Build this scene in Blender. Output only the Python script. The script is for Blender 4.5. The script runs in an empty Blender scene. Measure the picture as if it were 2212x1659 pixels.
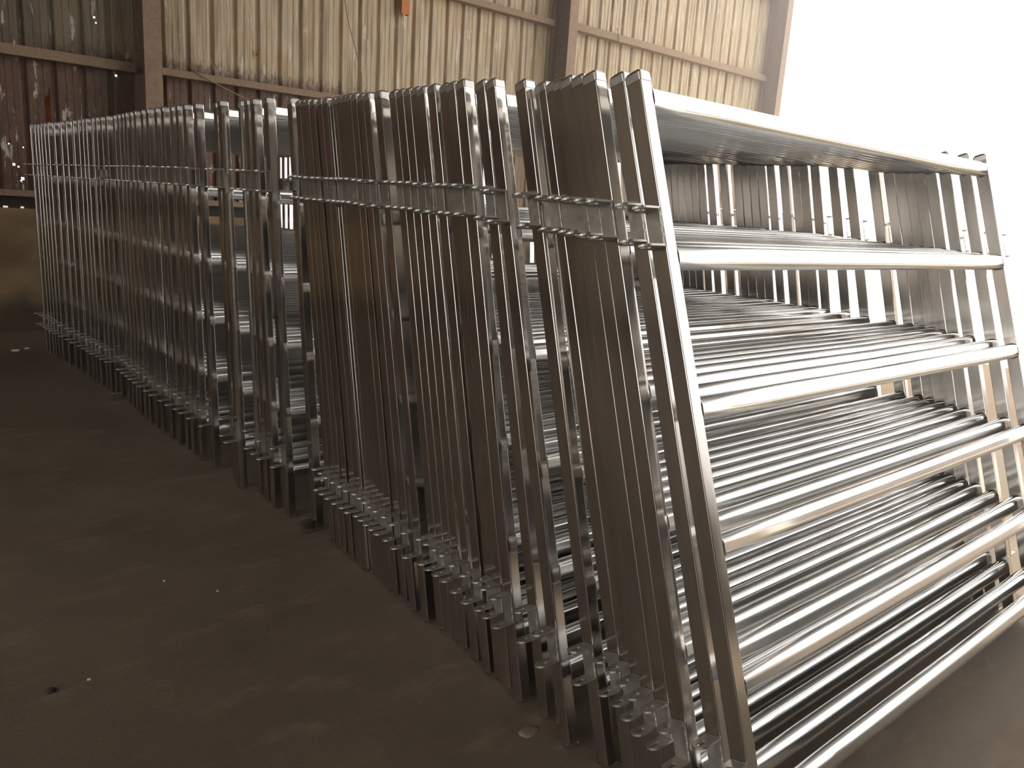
import bpy, bmesh, math, random
from mathutils import Vector, Matrix

random.seed(7)
SC = bpy.context.scene
COL = SC.collection
R = math.radians

# ------------------------------------------------------------------ camera
YAW, PITCH, ROLL, FPX = R(40.58852304), R(-12.72739593), R(-3.73883497), 1688.379
CAM = Vector((-1.308997458, -0.607182876, 1.400526036))
fw = Vector((math.sin(YAW) * math.cos(PITCH), math.cos(YAW) * math.cos(PITCH), math.sin(PITCH)))
rt = Vector((math.cos(YAW), -math.sin(YAW), 0))
dn = fw.cross(rt)
rr = math.cos(ROLL) * rt + math.sin(ROLL) * dn
dd = -math.sin(ROLL) * rt + math.cos(ROLL) * dn
cd = bpy.data.cameras.new('camera')
cam = bpy.data.objects.new('camera', cd)
COL.objects.link(cam)
M = Matrix.Identity(4)
for i in range(3):
    M[i][0], M[i][1], M[i][2], M[i][3] = rr[i], -dd[i], -fw[i], CAM[i]
cam.matrix_world = M
cd.sensor_fit = 'HORIZONTAL'
cd.sensor_width = 36.0
cd.lens = FPX / 2212 * 36.0
cd.clip_start, cd.clip_end = 0.05, 400
SC.camera = cam

# ------------------------------------------------------------------ sky, sun, exposure
SKY = 2.5
w = bpy.data.worlds.new('sky')
SC.world = w
w.use_nodes = True
bg = w.node_tree.nodes['Background']
bg.inputs['Color'].default_value = (1.0, 0.97, 0.93, 1)
bg.inputs['Strength'].default_value = SKY
sd = bpy.data.lights.new('sun', 'SUN')
sd.energy = 5.0
sd.angle = R(0.6)
sd.color = (1.0, 0.9, 0.75)
sun = bpy.data.objects.new('sun', sd)
COL.objects.link(sun)
SUN_AZ, SUN_EL = R(-8), R(68)      # the sun stands high over the yard past the open end of the shed
sv = Vector((math.cos(SUN_AZ) * math.cos(SUN_EL), math.sin(SUN_AZ) * math.cos(SUN_EL), math.sin(SUN_EL)))
sun.rotation_euler = sv.to_track_quat('Z', 'Y').to_euler()
VS = SC.view_settings
SC.display_settings.display_device = 'sRGB'
VS.view_transform = 'Standard'
VS.look = 'None'
VS.exposure = 0.35
VS.gamma = 1.0
VS.use_curve_mapping = False
CY = SC.cycles
CY.use_denoising = True
CY.max_bounces = 14
CY.diffuse_bounces = 6
CY.glossy_bounces = 8
CY.sample_clamp_indirect = 6.0
CY.caustics_reflective = True


# ------------------------------------------------------------------ material helpers
class NT:
    def __init__(s, name):
        s.m = bpy.data.materials.new(name)
        s.m.use_nodes = True
        s.t = s.m.node_tree
        s.b = s.t.nodes['Principled BSDF']

    def n(s, typ, **kw):
        nd = s.t.nodes.new(typ)
        for k, v in kw.items():
            if k.startswith('i_'):
                key = k[2:].replace('_', ' ')
                nd.inputs[int(key) if key.isdigit() else key].default_value = v
            else:
                setattr(nd, k, v)
        return nd

    def l(s, a, b):
        s.t.links.new(a, b)

    def coords(s, scale=(1, 1, 1), kind='Object', loc=(0, 0, 0)):
        tc = s.n('ShaderNodeTexCoord')
        mp = s.n('ShaderNodeMapping')
        mp.inputs['Scale'].default_value = scale
        mp.inputs['Location'].default_value = loc
        s.l(tc.outputs[kind], mp.inputs['Vector'])
        return mp.outputs['Vector']

    def noise(s, vec, scale, detail=4, rough=0.55):
        nd = s.n('ShaderNodeTexNoise', i_Scale=scale, i_Detail=detail, i_Roughness=rough)
        s.l(vec, nd.inputs['Vector'])
        return nd.outputs['Fac']

    def ramp(s, fac, stops):
        r = s.n('ShaderNodeValToRGB')
        while len(r.color_ramp.elements) < len(stops):
            r.color_ramp.elements.new(0.5)
        for e, (p, c) in zip(r.color_ramp.elements, stops):
            e.position = p
            e.color = (*c, 1) if len(c) == 3 else c
        s.l(fac, r.inputs['Fac'])
        return r.outputs['Color']

    def mix(s, fac, a, b):
        nd = s.n('ShaderNodeMix', data_type='RGBA')
        if isinstance(fac, float):
            nd.inputs[0].default_value = fac
        else:
            s.l(fac, nd.inputs[0])
        for sock, v in ((nd.inputs[6], a), (nd.inputs[7], b)):
            if isinstance(v, tuple):
                sock.default_value = (*v, 1)
            else:
                s.l(v, sock)
        return nd.outputs[2]

    def math(s, op, a, b=None):
        nd = s.n('ShaderNodeMath', operation=op)
        for i, v in enumerate((a, b)):
            if v is None:
                continue
            if isinstance(v, (int, float)):
                nd.inputs[i].default_value = v
            else:
                s.l(v, nd.inputs[i])
        return nd.outputs[0]

    def maprange(s, v, a, b, c, d):
        nd = s.n('ShaderNodeMapRange', i_1=a, i_2=b, i_3=c, i_4=d)
        s.l(v, nd.inputs[0])
        return nd.outputs[0]

    def bump(s, h, strength, dist):
        nd = s.n('ShaderNodeBump', i_Strength=strength, i_Distance=dist)
        s.l(h, nd.inputs['Height'])
        s.l(nd.outputs['Normal'], s.b.inputs['Normal'])


def plain(name, col, rough=0.6, metal=0.0, var=0.15, scale=20):
    t = NT(name)
    f = t.noise(t.coords(), scale)
    t.l(t.ramp(f, [(0.3, tuple(c * (1 - var) for c in col)), (0.7, tuple(min(1, c * (1 + var)) for c in col))]),
        t.b.inputs['Base Color'])
    t.b.inputs['Roughness'].default_value = rough
    t.b.inputs['Metallic'].default_value = metal
    return t.m


def galvanised(name, stretch, r0, r1, col=(0.60, 0.595, 0.58), bmp=0.05, hazy=0.0):
    t = NT(name)
    t.b.inputs['Metallic'].default_value = 1.0
    oi = t.n('ShaderNodeObjectInfo')
    v = t.coords(stretch)
    off = t.n('ShaderNodeVectorMath', operation='ADD')
    cmb = t.n('ShaderNodeCombineXYZ')
    k = t.math('MULTIPLY', oi.outputs['Random'], 40.0)
    for i in range(3):
        t.l(k, cmb.inputs[i])
    t.l(v, off.inputs[0])
    t.l(cmb.outputs[0], off.inputs[1])
    v = off.outputs[0]
    f = t.noise(v, 9, 5, 0.6)
    fine = t.noise(v, 60, 3, 0.6)
    t.l(t.ramp(f, [(0.25, tuple(c * 0.82 for c in col)), (0.75, tuple(c * 1.08 for c in col))]), t.b.inputs['Base Color'])
    rr_ = t.maprange(f, 0.3, 0.7, r0, r1)
    t.l(t.math('ADD', rr_, t.math('MULTIPLY', oi.outputs['Random'], 0.05)), t.b.inputs['Roughness'])
    if bmp:
        t.bump(fine, bmp, 0.0006)
    if hazy:
        p2 = t.n('ShaderNodeBsdfPrincipled')
        p2.inputs['Metallic'].default_value = 1.0
        p2.inputs['Roughness'].default_value = 0.5
        t.l(t.b.inputs['Base Color'].links[0].from_socket, p2.inputs['Base Color'])
        mx = t.n('ShaderNodeMixShader')
        mx.inputs[0].default_value = hazy
        t.l(t.b.outputs[0], mx.inputs[1])
        t.l(p2.outputs[0], mx.inputs[2])
        t.l(mx.outputs[0], t.t.nodes['Material Output'].inputs['Surface'])
    return t.m


MAT = {}
MAT['post'] = galvanised('galvanised_post_steel', (3, 3, 0.35), 0.10, 0.14, (0.66, 0.625, 0.585), hazy=0.04)
MAT['rail'] = galvanised('galvanised_rail_steel', (0.3, 3, 3), 0.10, 0.15, (0.64, 0.64, 0.63), 0, 0.15)
MAT['lug'] = galvanised('galvanised_plate', (6, 6, 6), 0.34, 0.5, (0.52, 0.5, 0.46))
MAT['weld'] = galvanised('weld_bead', (20, 20, 20), 0.3, 0.5, (0.6, 0.57, 0.52))
MAT['cap'] = galvanised('zinc_end_cap', (6, 6, 6), 0.3, 0.4, (0.7, 0.68, 0.66), 0.03)


def wall_material():
    t = NT('peeling_painted_corrugated_steel')
    obj = t.coords()
    sep = t.n('ShaderNodeSeparateXYZ')
    t.l(obj, sep.inputs[0])
    X, Z = sep.outputs[0], sep.outputs[2]
    streak = t.noise(t.coords((9, 9, 0.55)), 2.2, 5, 0.6)
    patch = t.noise(t.coords((1.6, 1.6, 1.1)), 2.4, 6, 0.65)
    fine = t.noise(t.coords((7, 7, 3)), 5, 6, 0.7)
    # weathered paint, khaki to cream with grey streaks
    paint = t.ramp(streak, [(0.25, (0.17, 0.14, 0.095)), (0.42, (0.33, 0.26, 0.165)), (0.55, (0.52, 0.42, 0.28)),
                            (0.68, (0.34, 0.30, 0.235)), (0.8, (0.24, 0.2, 0.15))])
    ochre = t.mix(t.maprange(patch, 0.5, 0.68, 0.0, 0.5), paint, (0.42, 0.25, 0.09))
    rust = t.ramp(fine, [(0.3, (0.05, 0.028, 0.018)), (0.55, (0.13, 0.066, 0.036)), (0.75, (0.22, 0.115, 0.06))])
    # paint is gone below the lower girt and in a band just over it
    edge = t.math('ADD', Z, t.math('MULTIPLY', t.math('SUBTRACT', fine, 0.5), 0.5))
    low = t.maprange(edge, 2.50, 2.64, 1.0, 0.0)
    flake = t.maprange(t.math('ADD', patch, t.math('MULTIPLY', fine, 0.35)), 0.83, 0.86, 0.0, 1.0)
    # left sheets darkened in the paint colour to stand for shade
    left_shade = t.maprange(t.math('ADD', X, t.math('MULTIPLY', patch, 0.6)), 0.4, 1.8, 0.85, 0.0)
    left_shade = t.math('MULTIPLY', left_shade, t.maprange(X, -2.4, -1.2, 0.0, 1.0))  # kept pale further left to brighten the reflections in the posts
    body = t.mix(left_shade, ochre, (0.08, 0.057, 0.035))
    lr = t.mix(t.maprange(X, 2.0, 7.0, 0.0, 0.55), rust, (0.46, 0.34, 0.22))  # rust paled to the right, brightness put into the colour
    c = t.mix(low, body, lr)
    c = t.mix(flake, c, lr)
    white = t.maprange(t.math('ADD', t.noise(t.coords((5, 5, 0.9)), 3.1, 5, 0.6), t.math('MULTIPLY', fine, 0.3)), 0.78, 0.8, 0.0, 0.75)
    c = t.mix(white, c, (0.62, 0.58, 0.5))
    t.l(c, t.b.inputs['Base Color'])
    t.b.inputs['Roughness'].default_value = 0.55
    t.bump(t.math('ADD', fine, t.math('MULTIPLY', flake, -0.6)), 0.45, 0.006)
    return t.m


MAT['wall'] = wall_material()
MAT['loose'] = plain('sun_leak_orange', (0.55, 0.2, 0.06), 0.8, 0, 0.25, 9)
MAT['girt'] = plain('dusty_brown_girt_paint', (0.26, 0.18, 0.115), 0.75, 0, 0.3, 60)
MAT['column'] = plain('brown_column_paint', (0.24, 0.16, 0.105), 0.65, 0, 0.25, 30)
MAT['dark_steel'] = plain('blackened_steel', (0.03, 0.025, 0.02), 0.7, 0, 0.3, 20)
MAT['roof'] = plain('dark_roof_sheet', (0.06, 0.048, 0.036), 0.8, 0, 0.2, 3)
MAT['inner'] = plain('soot_brown_wall_sheet', (0.05, 0.038, 0.028), 0.8, 0, 0.3, 2)
MAT['left'] = plain('pale_end_wall', (0.56, 0.44, 0.32), 0.85, 0, 0.1, 2)
MAT['rope'] = plain('grey_brown_rope', (0.30, 0.23, 0.15), 0.9)
MAT['wire'] = plain('dull_wire', (0.2, 0.17, 0.14), 0.6)
MAT['tag'] = plain('orange_rust_plate', (0.50, 0.17, 0.05), 0.7, 0, 0.2, 30)
MAT['stone'] = plain('brown_stone', (0.05, 0.035, 0.025), 0.9)
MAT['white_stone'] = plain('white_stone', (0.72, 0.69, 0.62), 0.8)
MAT['powder'] = plain('pale_powder', (0.24, 0.18, 0.12), 0.95, 0, 0.2, 90)
MAT['pave'] = plain('pale_glare_slab', (0.5, 0.46, 0.4), 0.9, 0, 0.1, 1)
MAT['yard'] = plain('yard_building_render', (0.26, 0.2, 0.14), 0.9, 0, 0.2, 1.5)


t_ = NT('added_fill_sheet')
tr = t_.n('ShaderNodeBsdfTranslucent')
tr.inputs['Color'].default_value = (0.085, 0.08, 0.07, 1)
t_.l(tr.outputs[0], t_.t.nodes['Material Output'].inputs['Surface'])
MAT['fill_sheet'] = t_.m


def plinth_material():
    t = NT('stained_plaster')
    v = t.coords((1, 1, 1.6))
    p = t.noise(v, 1.7, 6, 0.6)
    f = t.noise(v, 14, 5, 0.65)
    c = t.ramp(p, [(0.3, (0.13, 0.085, 0.045)), (0.5, (0.26, 0.175, 0.09)), (0.7, (0.33, 0.235, 0.125))])
    sep = t.n('ShaderNodeSeparateXYZ')
    t.l(t.coords(), sep.inputs[0])
    z = t.math('ADD', sep.outputs[2], t.math('MULTIPLY', p, 0.5))
    c = t.mix(t.maprange(z, 0.42, 0.62, 0.85, 0.0), c, (0.05, 0.035, 0.022))
    c = t.mix(t.maprange(f, 0.66, 0.72, 0.0, 0.6), c, (0.06, 0.04, 0.025))
    t.l(c, t.b.inputs['Base Color'])
    t.b.inputs['Roughness'].default_value = 0.9
    t.bump(f, 0.3, 0.01)
    return t.m


def floor_material(name, c0, c1, c2, rough):
    t = NT(name)
    big = t.noise(t.coords((1, 1, 1)), 1.3, 6, 0.62)
    mid = t.noise(t.coords((1.5, 4.0, 1), loc=(3, 1, 0)), 2.3, 6, 0.65)
    fine = t.noise(t.coords(), 42, 5, 0.7)
    c = t.ramp(big, [(0.3, c0), (0.52, c1), (0.74, c2)])
    c = t.mix(t.maprange(mid, 0.54, 0.70, 0.0, 0.55), c, tuple(x * 1.35 for x in c2))
    c = t.mix(t.maprange(fine, 0.60, 0.72, 0.0, 0.35), c, tuple(x * 0.5 for x in c0))
    vo = t.n('ShaderNodeTexVoronoi', i_Scale=9.0)
    t.l(t.coords(), vo.inputs['Vector'])
    speck = t.math('LESS_THAN', vo.outputs['Distance'], 0.018)
    c = t.mix(speck, c, (0.5, 0.42, 0.3))
    t.l(c, t.b.inputs['Base Color'])
    t.l(t.maprange(big, 0.3, 0.7, rough - 0.12, rough + 0.12), t.b.inputs['Roughness'])
    t.bump(t.math('ADD', t.math('MULTIPLY', mid, 1.0), t.math('MULTIPLY', fine, 0.25)), 0.35, 0.02)
    return t.m


MAT['plinth'] = plinth_material()
MAT['floor'] = floor_material('trodden_earth_floor', (0.13, 0.098, 0.068), (0.165, 0.125, 0.087), (0.21, 0.16, 0.112), 0.75)
MAT['ground'] = floor_material('sunlit_earth', (0.13, 0.088, 0.054), (0.165, 0.115, 0.07), (0.20, 0.145, 0.09), 0.9)


# ------------------------------------------------------------------ mesh helpers
def build(name, bm, mat, parent=None, smooth=False, loc=None):
    me = bpy.data.meshes.new(name)
    bmesh.ops.recalc_face_normals(bm, faces=bm.faces)
    bm.to_mesh(me)
    bm.free()
    me.materials.append(mat)
    if smooth:
        for p in me.polygons:
            p.use_smooth = True
    o = bpy.data.objects.new(name, me)
    COL.objects.link(o)
    if parent:
        o.parent = parent
    if loc:
        o.location = loc
    return o


def box(bm, x0, x1, y0, y1, z0, z1):
    vs = [bm.verts.new((x, y, z)) for z in (z0, z1) for y in (y0, y1) for x in (x0, x1)]
    for f in ((0, 1, 3, 2), (4, 6, 7, 5), (0, 4, 5, 1), (2, 3, 7, 6), (0, 2, 6, 4), (1, 5, 7, 3)):
        bm.faces.new([vs[i] for i in f])


def loft(bm, rings, cap0=True, cap1=True, closed=True):
    vr = [[bm.verts.new(p) for p in r] for r in rings]
    n = len(vr[0])
    for a, b in zip(vr, vr[1:]):
        for i in range(n if closed else n - 1):
            j = (i + 1) % n
            bm.faces.new((a[i], a[j], b[j], b[i]))
    if cap0:
        bm.faces.new(vr[0][::-1])
    if cap1:
        bm.faces.new(vr[-1])


def tube(bm, pts, r, seg=8):
    rings = []
    for i, p in enumerate(pts):
        p = Vector(p)
        d = (Vector(pts[min(i + 1, len(pts) - 1)]) - Vector(pts[max(i - 1, 0)])).normalized()
        u = d.orthogonal().normalized() if i == 0 else (u - d * u.dot(d)).normalized()
        v = d.cross(u)
        rings.append([p + r * (math.cos(2 * math.pi * k / seg) * u + math.sin(2 * math.pi * k / seg) * v) for k in range(seg)])
    loft(bm, rings)


def bead(bm, a, b, r, seed=0, step=0.004):
    """a lumpy weld seam from a to b"""
    rnd = random.Random(seed)
    a, b = Vector(a), Vector(b)
    n = max(3, int((b - a).length / step))
    d = (b - a).normalized()
    u = d.orthogonal().normalized()
    v = d.cross(u)
    rings = []
    for i in range(n + 1):
        q = a.lerp(b, i / n)
        k = r * (0.75 + 0.5 * rnd.random()) * (0.5 if i in (0, n) else 1)
        rings.append([q + k * (math.cos(math.tau * j / 6) * u + math.sin(math.tau * j / 6) * v) for j in range(6)])
    loft(bm, rings)


def rrect(x0, x1, y0, y1, r, z, seg=3):
    pts = []
    for cx, cy, a0 in ((x1 - r, y1 - r, 0), (x0 + r, y1 - r, 90), (x0 + r, y0 + r, 180), (x1 - r, y0 + r, 270)):
        for k in range(seg + 1):
            a = R(a0 + 90 * k / seg)
            pts.append((cx + r * math.cos(a), cy + r * math.sin(a), z))
    return pts


def tag(o, label=None, cat=None, group=None, kind=None):
    if label:
        o['label'] = label
    if cat:
        o['category'] = cat
    if group:
        o['group'] = group
    if kind:
        o['kind'] = kind
    return o


# ------------------------------------------------------------------ the shed
YW = 7.82            # plane of the corrugated sheets
XL, XE, YB, ZR, RE = -7.2, 11.36, -7.0, 6.5, 4.8

bm = bmesh.new()
box(bm, XL, RE, YB, 8.0, -0.2, 0.0)
tag(build('floor', bm, MAT['floor']), 'brown trodden earth floor of the shed', 'floor', kind='structure')
bm = bmesh.new()
box(bm, -60, 90, -60, 60, -0.5, -0.21)
box(bm, RE, 8.5, -60, 60, -0.21, -0.003)
box(bm, -60, RE, -60, YB, -0.21, -0.003)
box(bm, -60, RE, 8.0, 60, -0.21, -0.003)
tag(build('ground', bm, MAT['ground']), 'bright sunlit earth outside the open end of the shed', 'ground', kind='structure')

bm = bmesh.new()
box(bm, 8.5, 90, -60, 60, -0.21, -0.001)  # slab added so that the far ground burns out white
tag(build('glare_pavement', bm, MAT['pave']), 'pale pavement added to make the yard glare white beyond the opening', 'pavement', kind='structure')

# corrugated rear wall: broad flats with narrow grooves
PITCHX = 0.236
PROF = [(0.0, 0.0), (0.050, 0.0), (0.054, 0.004), (0.058, 0.0), (0.108, 0.0), (0.112, 0.004), (0.116, 0.0), (0.160, 0.0),
        (0.174, 0.010), (0.181, 0.036), (0.206, 0.036), (0.222, 0.004), (0.229, 0.0)]
cols = []
k0 = int((XL + 0.18) / PITCHX) - 1
k = k0
while True:
    x = -0.18 + k * PITCHX
    if x > XE + 0.02:
        break
    for px, py in PROF:
        if XL - 0.05 <= x + px <= XE + 0.06:
            cols.append((x + px, YW + py))
    k += 1
HOLES = [(0.243, 2.238, .012), (0.229, 2.185, .010), (0.07, 2.105, .010), (0.77, 2.367, .018), (-0.107, 1.489, .02),
         (-0.073, 1.472, .014), (-0.047, 1.37, .024), (-0.026, 1.643, .010), (-0.134, 1.664, .010), (0.607, 2.845, .016),
         (0.62, 2.80, .012), (-0.06, 1.35, .012)]
zc = {1.25, ZR}
for hx, hz, s in HOLES:
    zc |= {round(hz - s / 2, 4), round(hz + s / 2, 4)}
zs = sorted(zc)
bm = bmesh.new()
xs_extra = []
for hx, hz, s in HOLES:
    xs_extra += [hx - s / 2, hx + s / 2]


def yat(x):
    for (xa, ya), (xb, yb) in zip(cols, cols[1:]):
        if xa <= x <= xb:
            return ya + (yb - ya) * (x - xa) / max(1e-9, xb - xa)
    return YW


SLOT = (0.168, 0.214, 1.87, 2.2, 2.06)      # wedge cut along a groove to show the imitated sun glow
allx = sorted(set([c[0] for c in cols] + xs_extra + [SLOT[0], SLOT[1], SLOT[0] + .012, SLOT[0] + .022, SLOT[0] + .034]))
allx = [x for i, x in enumerate(allx) if i == 0 or x - allx[i - 1] > 1e-5]
zs = sorted(set(zs + [SLOT[2], SLOT[3], SLOT[4], 2.095, 2.13, 2.165]))
grid = [[bm.verts.new((x, yat(x), z)) for z in zs] for x in allx]
for i in range(len(allx) - 1):
    xm = (allx[i] + allx[i + 1]) / 2
    for j in range(len(zs) - 1):
        zm = (zs[j] + zs[j + 1]) / 2
        if any(abs(xm - hx) < s / 2 and abs(zm - hz) < s / 2 for hx, hz, s in HOLES):
            continue
        if SLOT[0] < xm < SLOT[1] and SLOT[2] < zm < SLOT[4]:
            continue
        a, b, c, d = grid[i][j], grid[i + 1][j], grid[i + 1][j + 1], grid[i][j + 1]
        if SLOT[0] < xm < SLOT[1] and SLOT[4] < zm < SLOT[3]:
            g_ = lambda z: SLOT[0] + (SLOT[1] - SLOT[0]) * (z - SLOT[4]) / (SLOT[3] - SLOT[4])
            if xm > g_(zm):
                continue
        bm.faces.new((a, b, c, d))
wall = build('wall_rear', bm, MAT['wall'])
tag(wall, 'rusty corrugated steel wall with peeling paint behind the panels', 'wall', kind='structure')

bm = bmesh.new()
box(bm, XL, XE, 7.73, 8.0, -0.1, 1.105)
tag(build('wall_plinth', bm, MAT['plinth']), 'low stained plaster wall under the corrugated sheets', 'wall', kind='structure')
bm = bmesh.new()
box(bm, XL, XE, 7.86, 7.88, 1.122, 1.26)
for x0, x1 in ((XL, -0.21), (-0.17, -0.075), (-0.045, 0.93), (1.1, XE)):
    box(bm, x0, x1, 7.86, 7.88, 1.10, 1.122)
tag(build('trim_1', bm, MAT['dark_steel']), 'black steel strip in the gap over the low wall', 'trim', kind='structure')

# the roof ends at RE; past it only an added rear piece shades the wall
bm = bmesh.new()
box(bm, XL, RE, YB - 0.1, YB, -0.1, ZR)
tag(build('wall_front', bm, MAT['inner']), 'dark sheet wall opposite the panels', 'wall', kind='structure')
bm = bmesh.new()
box(bm, RE, RE + 0.1, YB - 0.1, -3.45, -0.1, 5.1)
tag(build('wall_right', bm, MAT['inner']), 'dark part of the end wall beside the wide opening', 'wall', kind='structure')
bm = bmesh.new()
box(bm, XL - 0.1, XL, YB, -6.0, -0.1, ZR)
box(bm, XL - 0.1, XL, 3.4, 8.0, -0.1, ZR)
box(bm, XL - 0.1, XL, -6.0, 3.4, 4.2, ZR)      # over an unseen wide opening added for fill light
tag(build('wall_left', bm, MAT['left']), 'end wall of the shed', 'wall', kind='structure')
bm = bmesh.new()
for x0, x1, y0, y1 in ((XL - 0.1, RE, YB - 0.3, -5.0), (XL - 0.1, RE, -0.2, 8.2), (XL - 0.1, -6.0, -5.0, -0.2)):
    box(bm, x0, x1, y0, y1, ZR, ZR + 0.1)
box(bm, RE, 8.2, 5.0, 8.2, ZR, ZR + 0.1)  # unseen roof piece added to shade the middle of the rear wall
tag(build('ceiling', bm, MAT['roof']), 'dark sheet roof', 'ceiling', kind='structure')
bm = bmesh.new()
bm.faces.new([bm.verts.new(p) for p in ((-6.0, -5.0, ZR + .05), (RE, -5.0, ZR + .05), (RE, -0.2, ZR + .05), (-6.0, -0.2, ZR + .05))])
tag(build('fill_roof_sheet', bm, MAT['fill_sheet']), 'unseen translucent roof sheets added as fill over the open floor', 'fill sheet', kind='structure')  # unseen sheets, added and sized to lift the ambient light
bm = bmesh.new()
box(bm, 30, 32, -48, -6, -0.1, 2.4)
tag(build('wall_yard', bm, MAT['yard']), 'long wall across the yard', 'wall', kind='structure')


def h_column(x, y0, y1, z1, lab):
    bm = bmesh.new()
    wd, th = 0.155, 0.012
    box(bm, x, x + wd, y0, y0 + th, 0, z1)
    box(bm, x, x + wd, y1 - th, y1, 0, z1)
    box(bm, x + wd / 2 - 0.005, x + wd / 2 + 0.005, y0 + th, y1 - th, 0, z1)
    tag(build('steel_column', bm, MAT['column']), lab, 'column', 'steel columns along the rear wall', 'structure')


h_column(0.925, 7.45, 7.785, ZR, 'brown steel column on the dark left stretch of corrugated wall')
h_column(6.175, 7.45, 7.785, ZR, 'brown steel column in the middle of the corrugated wall')
h_column(11.13, 7.45, 7.785, ZR, 'steel column at the bright open end of the corrugated wall')
h_column(-4.25, 7.45, 7.785, ZR, 'steel column beyond the left side of the picture')


def girt(x0, x1, z0, z1, lab):
    bm = bmesh.new()
    y0, y1, th = 7.705, 7.815, 0.006
    box(bm, x0, x1, y0, y0 + th, z0, z1)
    box(bm, x0, x1, y0 + th, y1, z1 - th, z1)
    box(bm, x0, x1, y0 + th, y1, z0, z0 + th)
    tag(build('wall_girt', bm, MAT['girt']), lab, 'beam', 'girts along the rear wall', 'structure')


girt(-4.1, 0.92, 2.405, 2.49, 'lower steel girt left of the first column')
girt(1.085, 6.17, 2.425, 2.49, 'lower steel girt between the first and middle columns')
girt(6.335, 11.12, 2.43, 2.50, 'lower steel girt hidden behind the panels, right of the middle column')
girt(1.085, 6.17, 3.775, 3.85, 'upper steel girt between the first and middle columns')
girt(6.335, 11.14, 3.80, 3.895, 'upper steel girt right of the middle column, brightest')
girt(-4.1, 0.92, 3.78, 3.86, 'upper steel girt left of the first column')
girt(1.085, 6.17, 5.1, 5.18, 'topmost steel girt between the first and middle columns')
girt(6.335, 11.14, 5.1, 5.18, 'topmost steel girt right of the middle column')
bm = bmesh.new()
box(bm, XL, 0.92, 7.76, 7.80, 1.215, 1.27)
box(bm, 1.085, XE, 7.76, 7.80, 1.215, 1.27)
tag(build('trim_2', bm, MAT['girt']), 'rusty bottom rail under the corrugated sheets', 'trim', kind='structure')

# ------------------------------------------------------------------ one yard panel and its copies
PW, PD, HC, W = 0.0347, 0.0415, 1.765, 1.9473
RAIL_S = (1.732, 1.384, 1.0545, 0.7585, 0.465, 0.200)
RH, RD, RR = 0.052, 0.041, 0.0185


def post_mesh():
    bm = bmesh.new()
    rings = [rrect(0, PW, 0, PD, 0.002, z, 2) for z in (0.004, HC)]
    loft(bm, rings)
    for i, (a, b) in enumerate((((0, 0), (PW, 0)), ((PW, 0), (PW, PD)), ((PW, PD), (0, PD)), ((0, PD), (0, 0)))):
        f_ = lambda p: (min(max(p[0], .0012), PW - .0012), min(max(p[1], .0016), PD - .0016), 0.003)
        bead(bm, f_(a), f_(b), 0.0026, i + 3)
    return bm


def cap_mesh():
    bm = bmesh.new()
    e = 0.0012
    rings = [rrect(-e, PW + e, -e, PD + e, 0.004, HC), rrect(-e, PW + e, -e, PD + e, 0.005, HC + 0.017)]
    for k in range(1, 6):                      # rounded shoulder rising to a low crown
        f = k / 5
        q = -e + 0.014 * f ** 1.3
        rings.append(rrect(q, PW - q, q, PD - q, 0.005, HC + 0.017 + 0.0105 * math.sin(f * math.pi / 2)))
    loft(bm, rings)
    return bm


def lug_mesh(s0, s1, sx):
    """U bracket on the outer face: a web with two slotted tabs; sx is the side it points to"""
    bm = bmesh.new()
    th, wd, L, r = 0.0048, 0.0405, 0.066, 0.02025
    x0 = 0.0 if sx < 0 else PW
    box(bm, x0, x0 + sx * 0.004, 0, wd, s0, s1)
    for z in (s0, s1 - th):
        out, inn = [], []
        n = 10
        cx, cy, sl, hw = L - r, wd / 2, 0.010, 0.0075
        for k in range(n + 1):
            a = R(-90 + 180 * k / n)
            out.append((cx + r * math.cos(a), cy + r * math.sin(a)))
            inn.append((cx + sl * .35 + hw * math.cos(a), cy + hw * math.sin(a)))
        for t_ in (0.66, 0.33, 0.0):
            out.append((0.004 + (cx - 0.004) * t_, wd))
        for t_ in (0.5, ):
            out.append((0.004, wd * t_))
        for t_ in (0.0, 0.33, 0.66):
            out.append((0.004 + (cx - 0.004) * t_, 0.0))
        m = len(out) - n - 1
        for k in range(m):
            a = R(90 + 180 * (k + 0.5) / m)
            inn.append((cx - sl + hw * math.cos(a), cy + hw * math.sin(a)))
        N = len(out)
        V = [[bm.verts.new((x0 + sx * p[0], p[1], zz)) for p in poly] for zz in (z, z + th) for poly in (out, inn)]
        ob, ib, ot, it = V
        for i in range(N):
            j = (i + 1) % N
            bm.faces.new((ob[i], ob[j], ib[j], ib[i]))
            bm.faces.new((ot[j], ot[i], it[i], it[j]))
            bm.faces.new((ob[j], ob[i], ot[i], ot[j]))
            bm.faces.new((ib[i], ib[j], it[j], it[i]))
    bead(bm, (x0 + sx * .0025, 0.0018, s0), (x0 + sx * .0025, 0.0018, s1), 0.0024, 5)
    bead(bm, (x0 + sx * .002, 0.002, s1), (x0 + sx * .002, wd - .002, s1), 0.0022, 6)
    return bm


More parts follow.
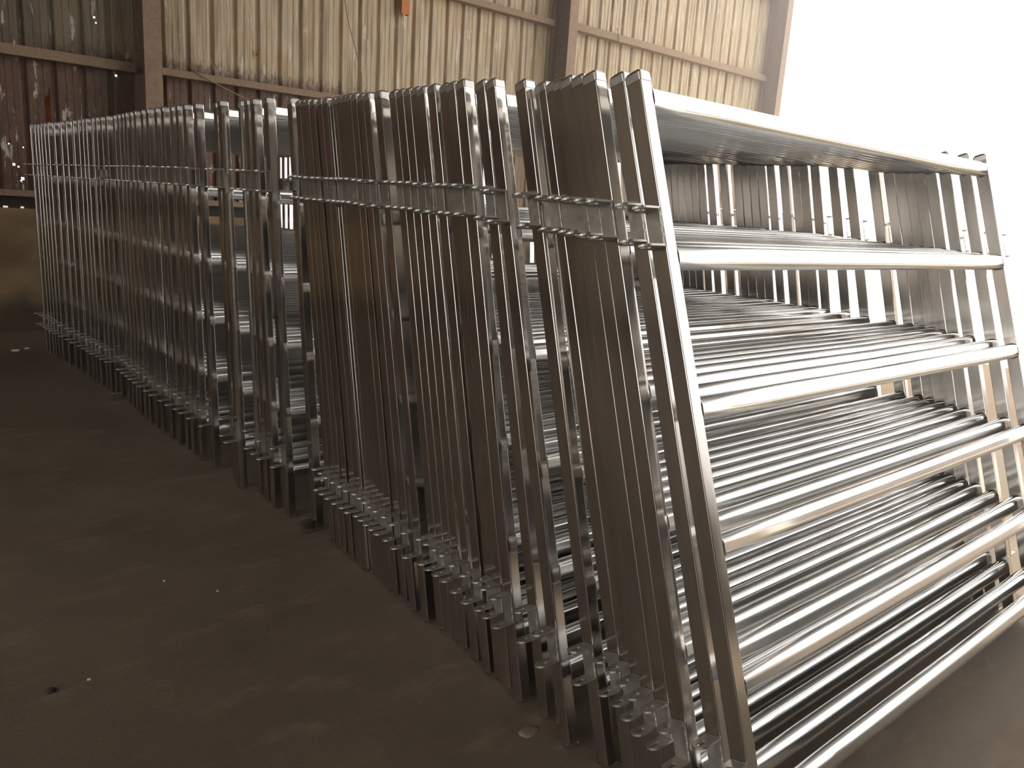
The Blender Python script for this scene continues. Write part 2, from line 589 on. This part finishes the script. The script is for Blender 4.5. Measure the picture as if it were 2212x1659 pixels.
def rail_mesh():
    bm = bmesh.new()
    prof = []
    hx, hz, r = RD / 2 - RR, RH / 2 - RR, RR
    for cx, cz, a0 in ((hx, hz, 0), (-hx, hz, 90), (-hx, -hz, 180), (hx, -hz, 270)):
        for k in range(9):
            a = R(a0 + 90 * k / 8)
            prof.append((cx + r * math.cos(a), cz + r * math.sin(a)))
        a = R(a0 + 90)          # points just past each curve keep the flats flat
        ex, ez = cx + r * math.cos(a), cz + r * math.sin(a)
        tx, tz = -math.sin(a), math.cos(a)
        ln = 2 * (hx if a0 in (0, 180) else hz)
        prof.append((ex + tx * ln * .08, ez + tz * ln * .08))
        prof.append((ex + tx * ln * .92, ez + tz * ln * .92))
    xa, xb = PW - 0.0005, W - PW + 0.0005
    rings = []
    for x, sc in ((xa, 1.10), (xa + .003, 1.07), (xa + .005, 1.0), (xa + .3, 1), (W / 2, 1), (xb - .3, 1), (xb - .005, 1.0), (xb - .003, 1.07), (xb, 1.10)):
        rings.append([(x, PD / 2 + p * sc, q * sc) for p, q in prof])
    loft(bm, rings)
    return bm


def stub_mesh(s0):
    bm = bmesh.new()
    loft(bm, [[(x, p[0], s0 + p[1]) for p in ((0.001, 0.0), (PD - .001, 0.0), (PD - .001, 0.046), (0.001, 0.046))] for x in (0.0, -0.058)])
    bead(bm, (-0.002, 0, s0 + .046), (-0.002, PD, s0 + .046), 0.002, 2)
    return bm


GROUP = 'galvanised yard panels stacked in one leaning row'
proto = bpy.data.objects.new('yard_panel', None)
COL.objects.link(proto)
proto.empty_display_size = 0.2
pl = build('post', post_mesh(), MAT['post'], proto)
build('end_cap', cap_mesh(), MAT['cap'], pl)
lu = [build('lug', lug_mesh(1.405, 1.490, -1), MAT['lug'], pl), build('lug', lug_mesh(0.232, 0.320, -1), MAT['lug'], pl)]
pr = bpy.data.objects.new('post', pl.data)
COL.objects.link(pr)
pr.parent = proto
pr.location = (W - PW, 0, 0)
c2 = bpy.data.objects.new('end_cap', pl.children[0].data)
COL.objects.link(c2)
c2.parent = pr
build('lug', lug_mesh(1.405, 1.490, 1), MAT['lug'], pr)
build('lug', lug_mesh(0.232, 0.320, 1), MAT['lug'], pr)
r0 = build('rail', rail_mesh(), MAT['rail'], proto, True, (0, 0, RAIL_S[0]))
for s in RAIL_S[1:]:
    ro = r0.copy()
    COL.objects.link(ro)
    ro.location = (0, 0, s)


def copy_tree(o, parent=None):
    c = o.copy()
    COL.objects.link(c)
    c.parent = parent
    for ch in list(o.children):
        copy_tree(ch, c)
    return c


PANELS = [(0.0107, 0.0081, 18.93), (0.0339, 0.0923, 18.41), (0.0113, 0.1717, 17.9), (0.0359, 0.2404, 17.72), (0.0436, 0.2928, 17.54), (0.0646, 0.3452, 17.36), (0.0845, 0.3975, 17.19), (0.087, 0.4445, 17.19), (0.0642, 0.5175, 16.52), (0.0374, 0.6313, 15.81), (0.0713, 0.7534, 14.7), (0.0596, 0.8533, 13.95), (0.0694, 0.9131, 13.95), (0.0769, 0.9595, 13.95), (0.0702, 1.0145, 13.95), (0.0809, 1.0866, 13.95), (0.0941, 1.165, 13.25), (0.0959, 1.2121, 13.22), (0.0979, 1.2583, 13.22), (0.0987, 1.3046, 13.22), (0.0831, 1.3732, 13.22), (0.0862, 1.4535, 13.22), (0.0969, 1.5272, 12.76), (0.0962, 1.5886, 12.25), (0.0989, 1.6347, 12.25), (0.1046, 1.6808, 12.25), (0.1097, 1.7268, 12.25), (0.1128, 1.7729, 12.25), (0.1014, 1.8198, 12.22), (0.105, 1.872, 12.22), (0.1012, 1.9243, 12.22), (0.1028, 1.9863, 11.85), (0.1065, 2.0417, 11.54), (0.1082, 2.097, 11.23), (0.1088, 2.2614, 8.43), (0.0699, 2.4524, 6.92), (0.0616, 2.5809, 6.7), (0.0655, 2.6662, 6.38), (0.0701, 2.7563, 6.07), (0.0232, 2.8874, 5.75), (0.0442, 3.0016, 5.74), (0.0132, 3.2089, 4.74), (0.0062, 3.3745, 3.8), (0.0033, 3.4918, 3.31), (0.0033, 3.5828, 3.31), (-0.0107, 3.6815, 3.31), (-0.0131, 3.7937, 3.06), (-0.0231, 3.9355, 2.18), (-0.0197, 4.0489, 2.13), (-0.0233, 4.1725, 2.08), (-0.0194, 4.2809, 2.04), (-0.0198, 4.3817, 1.99), (-0.0155, 4.4742, 1.94), (-0.0135, 4.5704, 1.89), (-0.0113, 4.6805, 1.84), (-0.022, 4.8134, 1.79), (-0.0248, 4.9327, 1.75), (-0.0299, 5.0413, 1.7), (-0.0314, 5.1428, 1.65), (-0.0461, 5.2471, 1.6), (-0.0471, 5.3458, 1.57), (-0.0512, 5.4487, 1.53), (-0.0579, 5.5696, 1.5), (-0.0749, 5.7066, 1.47), (-0.0815, 5.8474, 1.43), (-0.0958, 5.9954, 1.4), (-0.1119, 6.1359, 1.37), (-0.1148, 6.2549, 1.33), (-0.1191, 6.3597, 1.3), (-0.1218, 6.4555, 1.27), (-0.1282, 6.5472, 1.23), (-0.1444, 6.6361, 1.2)]
STUB = {35, 56}
ORD = ('zeroth first second third fourth fifth sixth seventh eighth ninth tenth eleventh twelfth thirteenth fourteenth fifteenth '
       'sixteenth seventeenth eighteenth nineteenth').split()
TENS = {2: 'twent', 3: 'thirt', 4: 'fort', 5: 'fift', 6: 'sixt', 7: 'sevent'}


def ordinal(n):
    if n < 20:
        return ORD[n]
    t_, u = divmod(n, 10)
    return TENS[t_] + ('ieth' if u == 0 else 'y-' + ORD[u])


NP = len(PANELS)
SPECIAL = {1: 'galvanised six-rail yard panel at the near end of the row, rails fully in view',
           35: 'galvanised yard panel with square stub ends, standing on a small block mid-row',
           56: 'galvanised yard panel with square stub ends, bright front post, in the dark far half',
           40: 'galvanised yard panel whose post stands out, second before the wide see-through gap',
           42: 'galvanised yard panel just past the wide see-through gap',
           NP: 'galvanised yard panel at the far end of the row, nearest the rusty wall'}
for i, (x, y, lean) in enumerate(PANELS, 1):
    p = proto if i == 1 else copy_tree(proto)
    p.location = (x, y, PD * math.sin(R(lean)) - 0.0005)
    p.rotation_euler = (-R(lean), 0, 0)
    if i in SPECIAL:
        lab = SPECIAL[i]
    elif i <= 39:
        lab = f'galvanised six-rail yard panel, {ordinal(i)} counting from the near end of the leaning row'
    else:
        lab = f'galvanised six-rail yard panel, {ordinal(NP + 1 - i)} counting from the dark wall end of the row'
    tag(p, lab, 'fence panel', GROUP)
roots = [o for o in COL.objects if o.parent is None and o.get('category') == 'fence panel']
roots.sort(key=lambda o: o.location.y)
stub_me = [build('stub', stub_mesh(s), MAT['post']) for s in (1.42, 0.0)]
for n_, i in enumerate(sorted(STUB)):
    left = [c for c in roots[i - 1].children if c.name.startswith('post') and abs(c.location.x) < .1][0]
    for g in list(left.children):
        if g.name.startswith('lug'):
            bpy.data.objects.remove(g)
    for so in stub_me:
        c = so if n_ == 0 else so.copy()
        if n_:
            COL.objects.link(c)
        c.parent = left

# ------------------------------------------------------------------ small things
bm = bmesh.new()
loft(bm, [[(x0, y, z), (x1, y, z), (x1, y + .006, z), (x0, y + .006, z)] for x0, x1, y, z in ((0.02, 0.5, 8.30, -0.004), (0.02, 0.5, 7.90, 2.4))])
tag(build('sun_leak_sheet', bm, MAT['loose']), 'orange sheet behind a wall cut, added to imitate sunlight leaking onto the wall', 'metal sheet')  # added orange sheet stands in for a sunlit strip of wall


def catenary(a, b, sag, n=14):
    a, b = Vector(a), Vector(b)
    return [a.lerp(b, i / n) - Vector((0, 0, sag * 4 * (i / n) * (1 - i / n))) for i in range(n + 1)]


bm = bmesh.new()
tube(bm, catenary((1.447, 7.69, 2.50), (2.10, 7.69, 2.27), 0.015), 0.006)
tag(build('rope', bm, MAT['rope'], None, True), 'thin brown rope slanting down from the lower girt beside the first column', 'rope')
bm = bmesh.new()
tube(bm, [(3.03, 7.72, 3.78), (3.07, 7.72, 3.5), (3.13, 7.72, 3.25), (3.22, 7.72, 3.0), (3.30, 7.72, 2.75), (3.31, 7.72, 2.55)], 0.005)
tag(build('wire', bm, MAT['wire'], None, True), 'thin dark wire hanging down the khaki wall stretch between two columns', 'wire')
bm = bmesh.new()
tube(bm, [(7.32, 7.70, 3.96), (7.34, 7.69, 3.93), (7.37, 7.69, 3.85), (7.40, 7.69, 3.7), (7.44, 7.69, 3.5), (7.48, 7.69, 3.3)], 0.006)
tag(build('wire', bm, MAT['wire'], None, True), 'dark wire hooked over the upper girt right of the middle column', 'wire')

bm = bmesh.new()
box(bm, 3.80, 3.90, 7.72, 7.725, 3.48, 3.75)
box(bm, 3.90, 3.905, 7.72, 7.80, 3.48, 3.75)
tag(build('bent_flap', bm, MAT['tag']), 'small orange rusty flap bent out high on the corrugated wall', 'metal flap')


def lump(name, loc, sx, sy, sz, mat, lab, cat, seed):
    rnd = random.Random(seed)
    bm = bmesh.new()
    bmesh.ops.create_icosphere(bm, subdivisions=2, radius=1)
    for v in bm.verts:
        k = 1 + 0.35 * (rnd.random() - 0.5)
        v.co = Vector((v.co.x * sx * k, v.co.y * sy * k, max(-0.25, v.co.z) * sz * k))
    zmin = min(v.co.z for v in bm.verts)
    for v in bm.verts:
        v.co.z -= zmin
    o = build(name, bm, mat, None, True, loc)
    return tag(o, lab, cat)


lump('stone', (-0.994, 1.653, -0.001), 0.016, 0.012, 0.010, MAT['stone'], 'small dark stone lying alone on the open floor', 'stone', 1)
lump('pebble', (-0.895, 1.657, -0.001), 0.006, 0.005, 0.004, MAT['white_stone'], 'tiny pale pebble beside the small dark stone', 'pebble', 2)
lump('light_fleck', (-0.345, 6.764, -0.001), 0.03, 0.03, 0.012, MAT['white_stone'], 'larger white scrap on the dark floor near the low wall, imitating a spot of light', 'fleck', 3)  # white lump added in place of a fleck of light
lump('light_fleck', (-0.253, 6.837, -0.001), 0.02, 0.02, 0.008, MAT['white_stone'], 'smaller white scrap on the dark floor near the low wall, imitating a spot of light', 'fleck', 4)  # second lump standing in for a light fleck
lump('powder_pile', (0.0, 0.755, -0.001), 0.035, 0.02, 0.004, MAT['powder'], 'little spill of pale powder on the floor by a post foot', 'powder', 5)
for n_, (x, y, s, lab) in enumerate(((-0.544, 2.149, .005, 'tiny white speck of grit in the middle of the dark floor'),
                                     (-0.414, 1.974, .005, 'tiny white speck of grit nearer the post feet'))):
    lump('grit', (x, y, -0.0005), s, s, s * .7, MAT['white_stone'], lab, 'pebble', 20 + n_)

hb = bmesh.new()
box(hb, -7.1, 29.5, -6.9, 7.6, 0.01, 6.4)  # thin scattering volume added to imitate veiling lens glare
hm = bpy.data.materials.new('lens_glare_veil')
hm.use_nodes = True
ht = hm.node_tree
ht.nodes.remove(ht.nodes['Principled BSDF'])
vs_ = ht.nodes.new('ShaderNodeVolumeScatter')
vs_.inputs['Density'].default_value = 0.016
vs_.inputs['Anisotropy'].default_value = 0.8
vs_.inputs['Color'].default_value = (0.95, 0.97, 1.0, 1)
ht.links.new(vs_.outputs[0], ht.nodes['Material Output'].inputs['Volume'])
tag(build('haze', hb, hm), 'thin haze volume imitating lens glare in the air under and beyond the roof edge', 'haze', kind='stuff')
